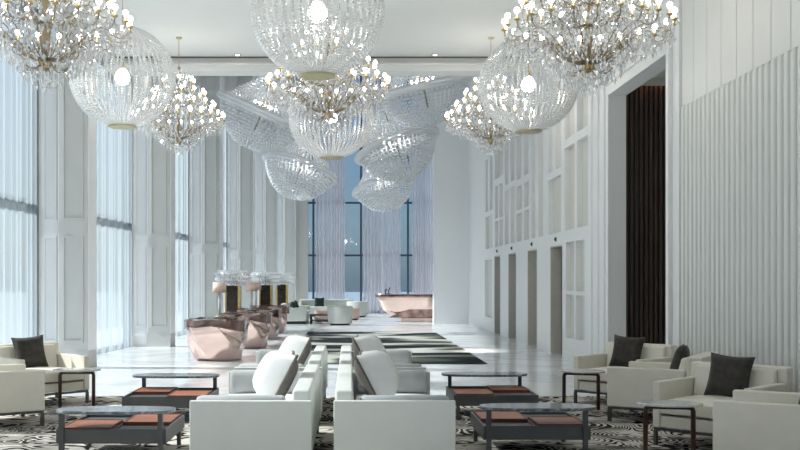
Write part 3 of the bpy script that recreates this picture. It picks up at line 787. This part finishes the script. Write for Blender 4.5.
# ------------------------------------------------------------------ far lounge
# 
def make_tub(label):
    t = thing('tub_chair', label, 'tub chair', (0, 0, 0), 0, 'pale rounded tub chairs in the far lounge')
    V = []; Fs = []; n = 22
    for k in range(n + 1):
        a = math.radians(-55 + 290*k/n)       # open towards -y at local front
        c, s = math.cos(a), math.sin(a)
        for r, z in ((.40, .06), (.43, .62 - .10*abs(math.cos(a))*0), (.36, .66), (.31, .60), (.31, .30)):
            V.append((r*c, r*s, z))
    for k in range(n):
        for j in range(4): Fs.append((k*5+j, (k+1)*5+j, (k+1)*5+j+1, k*5+j+1))
    Fs += [(4, 3, 2, 1, 0), tuple(n*5+j for j in range(5))]
    obj('shell', MB().add(V, Fs), 'boucle', t, smooth=True)
    obj('seat', MB().lathe([(.28, .06), (.305, .10), (.305, .38), (.27, .42), (0, .43)], 24), 'boucle', t, smooth=True)
    obj('plinth', MB().lathe([(.33, 0), (.33, .06), (0, .06)], 24), 'black', t)
    return t
TB = make_tub('pale rounded tub chair in the far lounge, nearest, back to the viewer'); TB.location = (-.34, 34.1, 0); TB.rotation_euler.z = PI - .1
TB.scale = (1.02, 1.02, 1.0)
dup(TB, 'pale rounded tub chair in the far lounge, by the far window', (.30, 41.6, 0), PI - .5)
def make_lsofa(label, L):
    t = thing('lounge_sofa', label, 'sofa', (0, 0, 0), 0)
    obj('backrest', MB().box(-.45, -.25, -L/2, L/2, .10, .72), 'boucle', t, bevel=.05)
    obj('seat', MB().box(-.25, .45, -L/2 + .12, L/2 - .12, .10, .42), 'boucle', t, bevel=.04)
    for s in (-1, 1): obj('arm', MB().box(-.25, .45, min(s*L/2, s*(L/2 - .12)), max(s*L/2, s*(L/2 - .12)), .10, .58), 'boucle', t, bevel=.04)
    obj('plinth', MB().box(-.40, .40, -L/2 + .06, L/2 - .06, 0, .10), 'black', t)
    return t
q = make_lsofa('long white lounge sofa along the windows beyond the copper desks', 3.0); q.location = (-1.95, 36.2, 0)
q2 = make_lsofa('white lounge sofa at the back of the far lounge before the window', 2.3); q2.location = (-1.0, 42.6, 0); q2.rotation_euler.z = -PI/2
gm, _ = cushion_mesh('green_pillow', .42, .40, .16, 'green')
for i, (x, y, rz, lab) in enumerate(((-1.98, 34.9, PI/2, 'dark green cushion on the nearer end of the long white lounge sofa'), (-1.98, 36.9, PI/2, 'dark green cushion on the farther end of the long white lounge sofa'), (-1.30, 42.5, .0, 'dark green cushion on the back sofa of the far lounge'))):
    o = obj('throw_pillow', gm, loc=(x, y, .60)); o.rotation_euler = (Matrix.Rotation(rz, 3, 'Z') @ Matrix.Rotation(-.25, 3, 'X')).to_euler()
    tag(o, lab, 'cushion', 'dark green cushions in the far lounge')
lt = thing('low_table', 'low black table between the far lounge seats', 'table', (-.98, 35.0, 0), 0)
obj('table_top', MB().box(-.42, .42, -.45, .45, .30, .34), 'black', lt)
obj('lower_shelf', MB().box(-.38, .38, -.41, .41, .12, .14), 'black', lt)
for sx in (-1, 1):
    for sy in (-1, 1): obj('leg', MB().box(sx*.38 - .025, sx*.38 + .025, sy*.41 - .025, sy*.41 + .025, 0, .30), 'black', lt)
for i, (x, y, lab) in enumerate(((-.90, 37.2, 'blush upholstered pouf behind the low black table'), (-.05, 38.6, 'blush upholstered pouf between the two tub chairs'))):
    o = thing('pouf', lab, 'pouf', (x, y, 0), 0, 'blush poufs in the far lounge')
    obj('seat', MB().lathe([(.40, .05), (.43, .15), (.43, .38), (.38, .45), (0, .46)], 24), 'blush', o, smooth=True)
    obj('plinth', MB().lathe([(.36, 0), (.36, .05), (0, .05)], 20), 'black', o)

# boat-shaped copper counter
bc = thing('reception_counter', 'boat-shaped rose copper counter standing before the far window', 'counter', (2.35, 37.0, 0), 0)
V = []; Fs = []; n = 40
lev = [(.14, .80, .30, .10), (.30, 1.02, .40, .06), (.42, 1.15, .46, .02), (.80, 1.32, .55, 0), (.98, 1.38, .58, 0), (1.02, 1.36, .56, 0)]
for z, hx, hy, sx in lev:
    for k in range(n):
        a = 2*PI*k/n; c, s = math.cos(a), math.sin(a)
        x = hx*math.copysign(abs(c)**(.9 if c < 0 else .5), c); y = hy*math.copysign(abs(s)**.55, s)
        V.append((x + sx, y, z))
for i in range(len(lev) - 1):
    for k in range(n): Fs.append((i*n+k, i*n+(k+1) % n, (i+1)*n+(k+1) % n, (i+1)*n+k))
Fs += [tuple(range(n-1, -1, -1)), tuple(range((len(lev)-1)*n, len(lev)*n))]
obj('body', MB().add(V, Fs), 'copper', bc)
rim = MB()
path = [(1.38*math.copysign(abs(math.cos(2*PI*k/n))**(.9 if math.cos(2*PI*k/n) < 0 else .5), math.cos(2*PI*k/n)), .58*math.copysign(abs(math.sin(2*PI*k/n))**.55, math.sin(2*PI*k/n)), .955) for k in range(n)]
obj('polished_band', rim.tube(path, .055, 8, True), 'copper_darkened', bc, smooth=True)
obj('painted_shadow_band', MB().add([(-.95, -.40, .16), (1.2, -.40, .16), (1.2, -.475, .46), (-.2, -.475, .46)], [(0, 1, 2, 3)]), 'copper_darkened', bc).modifiers.new('thick', 'SOLIDIFY').thickness = .03  # dark sheet laid on the lower flare as painted shade
obj('plinth', MB().box(-.45, .95, -.34, .34, 0, .14), 'copper', bc)
fg = thing('counter_ornament', 'small black ornament standing on the copper counter', 'ornament', (1.38, 36.9, 1.02), 0)
obj('base', MB().box(-.10, .10, -.06, .06, 0, .02), 'black', fg)
obj('figure', MB().tube([(-.07, 0, .02), (-.08, 0, .16), (-.02, 0, .20), (-.03, 0, .10)], .018, 6).tube([(.05, 0, .02), (.04, 0, .12), (.09, 0, .2), (.08, 0, .24)], .02, 6), 'black', fg)

# ------------------------------------------------------------------ chandeliers
# bead globe
GR = .75
def strand_mesh(name, pts, r, mat, cols=True):
    mb = MB()
    for p in pts: mb.ico(p, r, 1.0)
    return mb.mesh(name, mat, False)
gp = []
t0, t1 = math.radians(8), math.radians(180 - 15.5); nb = 52
for k in range(nb):
    a = t0 + (t1 - t0)*k/(nb - 1)
    gp.append((GR*math.sin(a), 0, GR*.97*math.cos(a)))
strand_me = strand_mesh('bead_strand', gp, .0225, 'bead')
bulb_me = MB().lathe([(.0, .17), (.05, .15), (.055, .10)] [::-1] + [], 12) if False else None
def make_globe(label, drop):
    t = thing('globe_chandelier', label, 'chandelier', (0, 0, 0), 0, 'crystal bead globe chandeliers')
    NS = 46
    for k in range(NS): obj('bead_strand', strand_me, parent=t, rot=(0, 0, 2*PI*k/NS))
    obj('bottom_plate', MB().lathe([(0, -.745), (.19, -.745), (.205, -.735), (.205, -.715), (0, -.715)], 36), 'brass_pale', t)
    obj('top_cap', MB().lathe([(.12, .70), (.12, .735), (.03, .77), (0, .77)], 28), 'brass_pale', t)
    obj('lamp_rod', MB().lathe([(.012, .10), (.012, .71), (0, .71)], 8).lathe([(.028, .10), (.028, .21), (.012, .23)], 12), 'brass', t)
    pr = [(.0001, -.108)] + [(.108*math.sin(a), -.108*math.cos(a)) for a in [PI*k/10 for k in range(1, 8)]] + [(.05, .115), (.03, .13)]
    obj('bulb', MB().lathe(pr, 20, (0, 0, -.01)), 'bulb', t, smooth=True)
    obj('suspension_rod', MB().lathe([(.006, .77), (.006, drop), (0, drop)], 6), 'brass', t)
    obj('ceiling_canopy', MB().lathe([(0, drop - .03), (.05, drop - .03), (.06, drop - .005), (.06, drop)], 20), 'brass_pale', t)
    return t
def place(px, py, D): return ((px - VX)*D/F, D, H + (VY - py)*D/F)
for px, py, D, lab in ((122.5, 77, 14.7, 'crystal bead globe chandelier with bright bulb, window side'),
                       (528.5, 84.5, 15.5, 'crystal bead globe chandelier with bright bulb, elevator side'),
                       (317.5, 12, 11.4, 'largest crystal bead globe chandelier, top centre above the sofas'),
                       (331.5, 117, 17.9, 'smallest crystal bead globe chandelier, hanging behind the central candle chandelier')):
    p = place(px, py, D); g = make_globe(lab, CZ - p[2]); g.location = p

# crystal candle chandelier
tiers = [(.86, 0.0, 24), (.68, .22, 16), (.50, .45, 12), (.30, .68, 7)]
def arm_path(r, z, low):
    """scrolling arm from the stem to the candle"""
    pts = []
    P0, P1, P2, P3 = Vector((.03, 0, low)), Vector((r*.35, 0, low - .10)), Vector((r*.55, 0, z + .10)), Vector((r*.80, 0, z - .10))
    for k in range(9):
        t = k/8; pts.append(P0*(1-t)**3 + P1*3*t*(1-t)**2 + P2*3*t*t*(1-t) + P3*t**3)
    P4, P5, P6 = P3 + Vector((r*.08, 0, -.06)), Vector((r, 0, z - .12)), Vector((r, 0, z - .02))
    for k in range(1, 6):
        t = k/5; pts.append(P3*(1-t)**3 + P4*3*t*(1-t)**2 + P5*3*t*t*(1-t) + P6*t**3)
    return pts
arm_me = []
for r, z, n in tiers:
    mb = MB().tube(arm_path(r, z, z - (.36 if z == 0 else .20)), .0062 if z == 0 else .005, 5)
    # little leaf scroll under the arm
    mb.tube([(r*.45 + .07*math.cos(a)*(1 - a/9), 0, z - .20 + .07*math.sin(a)*(1 - a/9)) for a in [k*.55 for k in range(11)]], .0045, 4)
    arm_me.append(mb.mesh('arm', 'bronze_arm', True))
cand_me = MB().lathe([(.006, -.025), (.030, -.01), (.034, 0), (.012, .004), (.012, .055), (0, .055)], 8).mesh('candle', 'brass', True)
flame_me = MB().lathe([(.010, .055), (.022, .064), (.029, .084), (.022, .106), (0, .120)], 10).mesh('bulb', 'bulb_soft', True)
drop_me = MB().octa((0, 0, -.03), .018, .075).mesh('crystal_drop', 'drop')
drop_me2 = MB().octa((0, 0, -.02), .018, .055).mesh('crystal_drop', 'drop')
def crystals(seed):
    rnd = random.Random(seed); front = []; rest = []
    # hem of drops below the candle ring, in three rows
    for r, z, n in ((.86, -.10, 40), (.80, -.17, 34), (.70, -.20, 32), (.58, -.23, 26)):
        for k in range(n): front.append((r + rnd.uniform(-.03, .03), 2*PI*(k + rnd.uniform(-.3, .3))/n, z + rnd.uniform(-.04, .05)))
    for i in range(420):
        r = .86*math.sqrt(rnd.uniform(.08, 1)); rest.append((r, rnd.uniform(0, 2*PI), -.34 + .30*(r/.86)**1.5 + rnd.uniform(-.08, .12)))
    # tapering bottom basket
    for r, z, n in ((.46, -.30, 24), (.37, -.37, 20), (.33, -.44, 20), (.26, -.50, 18), (.19, -.55, 14), (.11, -.59, 8), (.03, -.63, 3)):
        for k in range(n): rest.append((r*rnd.uniform(.5, 1), rnd.uniform(0, 2*PI), z + rnd.uniform(-.02, .06)))
        for k in range(n): front.append((r + rnd.uniform(-.03, .03), 2*PI*(k + rnd.uniform(-.3, .3))/n, z + rnd.uniform(-.03, .03)))
    # drops between the upper tiers
    for i in range(620):
        z = rnd.uniform(-.05, .95); rr = .86*(1 - z/1.15)*rnd.uniform(.35, 1.05)
        rest.append((rr, rnd.uniform(0, 2*PI), z))
    return front, rest
def make_candle(label, drop):
    t = thing('candle_chandelier', label, 'chandelier', (0, 0, 0), 0, 'tiered crystal candle chandeliers')
    obj('stem', MB().lathe([(0, -.50), (.03, -.48), (.05, -.43), (.02, -.36), (.035, -.25), (.06, -.15), (.02, -.05), (.015, .15), (.04, .2), (.015, .26), (.015, .5), (.035, .54), (.012, .6), (.012, .95), (.03, .98), (.006, 1.02)], 14), 'bronze_arm', t, smooth=True)
    obj('bottom_hub', MB().lathe([(0, -.47), (.05, -.46), (.075, -.42), (.05, -.38), (0, -.37)], 14), 'brass', t, smooth=True)
    sc = MB()
    for k in range(8):
        a0 = 2*PI*k/8
        pth = [(.05 + .20*s, -.42 - .10*math.sin(s*2.4) + .06*s) for s in [q/7 for q in range(8)]]
        sc.tube([(x*math.cos(a0), x*math.sin(a0), z) for x, z in pth], .008, 5)
        lp = [(.27 + .105*math.cos(q)*(1 - q/16), -.27 + .105*math.sin(q)*(1 - q/16)) for q in [3.9 + j*.42 for j in range(16)]]
        sc.tube([(x*math.cos(a0 + .39), x*math.sin(a0 + .39), z) for x, z in lp], .0065, 5)
    obj('scroll', sc, 'bronze_arm', t, smooth=True)
    for (r, z, n), me in zip(tiers, arm_me):
        for k in range(n):
            a = 2*PI*(k + .5)/n
            ar = obj('arm', me, parent=t, rot=(0, 0, a))
            obj('candle', cand_me, parent=ar, loc=(r, 0, z)); obj('bulb', flame_me, parent=ar, loc=(r, 0, z))
    fr, rs = crystals(11)
    key = lambda p: (p[1] % (2*PI))
    near = sorted(fr, key=lambda p: p[0]*math.sin(p[1]) + p[2]*.6)       # those turned to the viewer first
    for i, (r, a, z) in enumerate(near[:98]):
        obj('crystal_drop', drop_me, parent=t, loc=(r*math.cos(a), r*math.sin(a), z), rot=(0, 0, a*3))
    m = MB()
    for r, a, z in near[98:]: m.octa((r*math.cos(a), r*math.sin(a), z - .03), .018, .075)
    for r, a, z in rs: m.octa((r*math.cos(a), r*math.sin(a), z - .02), .015, .055)
    s = obj('crystal_drops', m, 'drop', t); s['kind'] = 'stuff'
    for (r, z, n) in tiers:                  # bead swags between candles
        g = MB(); pth = []; rad = []
        for k in range(n):
            a0, a1 = 2*PI*(k + .5)/n, 2*PI*(k + 1.5)/n
            for q in range(12):
                u = q/12; a = a0 + (a1 - a0)*u
                pth.append((r*.98*math.cos(a), r*.98*math.sin(a), z - .04 - .11*4*u*(1-u))); rad.append(.014 if q % 2 else .005)
        g.tube(pth, rad, 6, True)
        obj('bead_garland', g, 'drop', t)
    obj('suspension_rod', MB().lathe([(.007, 1.0), (.007, drop), (0, drop)], 6), 'brass', t)
    obj('ceiling_canopy', MB().lathe([(0, drop - .03), (.05, drop - .03), (.06, drop - .005), (.06, drop)], 20), 'brass_pale', t)
    return t
first = None
for px, py, D, sc_, lab in ((46, 24, 10.4, 1.0, 'tiered crystal candle chandelier at the upper left corner'),
                       (588, 27, 10.4, 1.0, 'tiered crystal candle chandelier at top right before the portal'),
                       (328, 86, 14.2, 1.0, 'tiered crystal candle chandelier at centre, behind the largest globe'),
                       (179, 119, 19.3, 1.0, 'small tiered crystal candle chandelier behind the window-side globe'),
                       (491, 119, 19.3, 1.0, 'small tiered crystal candle chandelier behind the elevator-side globe')):
    p = place(px, py, D); g = make_candle(lab, CZ - p[2]); g.location = p

# tilted spinning-top chandeliers in the tall hall
RT = 1.15
up_prof = [(.10, 1.30), (.22, 1.05), (.42, .75), (.66, .45), (.90, .20), (1.06, .05)]
lo_prof = [(1.08, -.04), (1.00, -.25), (.86, -.48), (.66, -.70), (.40, -.86), (.12, -.94)]
def samp(prof, step):
    out = []; carry = 0
    for (r0, z0), (r1, z1) in zip(prof, prof[1:]):
        L = math.hypot(r1 - r0, z1 - z0); s = carry
        while s < L: out.append((r0 + (r1-r0)*s/L, z0 + (z1-z0)*s/L)); s += step
        carry = s - L
    return out
def net(prof, nm, n=50, step=.095, r=.041):
    mb = MB()
    pr = samp(prof, step)
    for i, (rr, z) in enumerate(pr):
        m = n if rr > .6 else (n//2 if rr > .28 else n//4)
        for k in range(m):
            a = 2*PI*(k + .0)/m; mb.ico((rr*math.cos(a), rr*math.sin(a), z), r)
    return mb.mesh(nm, 'bead_far')
un, ln = net(up_prof, 'upper_bead_net'), net(lo_prof, 'lower_bead_net')
rim_me = MB().lathe([(RT + .115*math.cos(2*PI*k/12) - .05, .105*math.sin(2*PI*k/12)) for k in range(13)], 56).mesh('rim', 'milk', True)
tstem_me = MB().lathe([(0, -.5), (.03, -.48), (.02, -.2), (.035, 0), (.02, .3), (.02, 1.3), (.05, 1.34), (0, 1.36)], 10).mesh('stem', 'bronze_arm', True)
flame_far = flame_me.copy(); flame_far.materials.clear(); flame_far.materials.append(M['bulb_far'])
for px, py, D, tx, ty, s, lab in ((262, 113, 25.0, .10, .42, 1.0, 'tilted crystal bead spinning-top chandelier, window side, under the cornice'),
                            (300, 169, 29.0, -.15, .33, .95, 'tilted crystal bead spinning-top chandelier, lower one on the window side'),
                            (397, 146, 27.0, -.12, -.34, 1.0, 'tilted crystal bead spinning-top chandelier, biggest, before the far window'),
                            (384, 185, 34.0, -.15, -.30, .95, 'tilted crystal bead spinning-top chandelier, lowest, above the lounge'),
                            (424, 88, 25.0, .12, -.22, 1.0, 'tilted crystal bead spinning-top chandelier tucked under the cornice, elevator side')):
    p = place(px, py, D)
    t = thing('spinning_top_chandelier', lab, 'chandelier', p, 0, 'tilted bead chandeliers in the tall hall')
    t.rotation_euler = (tx, ty, 0); t.scale = (s, s, s)
    for nm, me in (('upper_bead_net', un), ('lower_bead_net', ln)):
        o = obj(nm, me, parent=t); o['kind'] = 'stuff'
    obj('rim', rim_me, parent=t); obj('stem', tstem_me, parent=t)
    for k in range(6):
        a = 2*PI*k/6
        ar = obj('arm', MB().tube([(.02, 0, .16), (.16, 0, .08), (.28, 0, .18)], .012, 5).mesh('arm', 'bronze_arm', True) if k == 0 else arm0, parent=t, rot=(0, 0, a))
        if k == 0: arm0 = ar.data
        obj('bulb', flame_far, parent=ar, loc=(.28, 0, .12))
    top = Matrix.Translation(p) @ t.rotation_euler.to_matrix().to_4x4() @ Vector((0, 0, 1.34*s))
    R3 = t.rotation_euler.to_matrix().inverted()
    e = R3 @ (Vector((top.x, top.y, CZ2)) - Vector(p))/s
    obj('suspension_cable', MB().tube([(0, 0, 1.34), tuple(e)], .012, 5), 'metal_grey', t)

# ------------------------------------------------------------------ light
SKY, SUN = .58, 21.0
w = bpy.data.worlds.new('sky'); SC.world = w; w.use_nodes = True
nt = w.node_tree; nt.nodes.clear()
out = nt.nodes.new('ShaderNodeOutputWorld'); bg = nt.nodes.new('ShaderNodeBackground')
sky = nt.nodes.new('ShaderNodeTexSky'); sky.sky_type = 'NISHITA'; sky.sun_disc = False
sky.sun_elevation = math.radians(38); sky.sun_rotation = math.radians(-90); sky.air_density = 1.0; sky.dust_density = 1.5; sky.ozone_density = 1.0
mxw = nt.nodes.new('ShaderNodeMix'); mxw.data_type = 'RGBA'; mxw.inputs[0].default_value = .55
hs = nt.nodes.new('ShaderNodeMix'); hs.data_type = 'RGBA'; hs.blend_type = 'MULTIPLY'; hs.inputs[0].default_value = 1; hs.inputs[7].default_value = (.30, .30, .30, 1)
nt.links.new(sky.outputs[0], hs.inputs[6]); nt.links.new(hs.outputs[2], mxw.inputs[6]); mxw.inputs[7].default_value = (.74, .80, .87, 1)
nt.links.new(mxw.outputs[2], bg.inputs[0]); bg.inputs[1].default_value = SKY
nt.links.new(bg.outputs[0], out.inputs[0])
sun = bpy.data.objects.new('sun', bpy.data.lights.new('sun', 'SUN')); COL.objects.link(sun)
sun.data.energy = SUN; sun.data.angle = math.radians(3.0); sun.data.color = (1, .95, .88)
dv = Vector((1, -.07, -math.tan(math.radians(40))))
sun.rotation_euler = dv.to_track_quat('-Z', 'Y').to_euler()
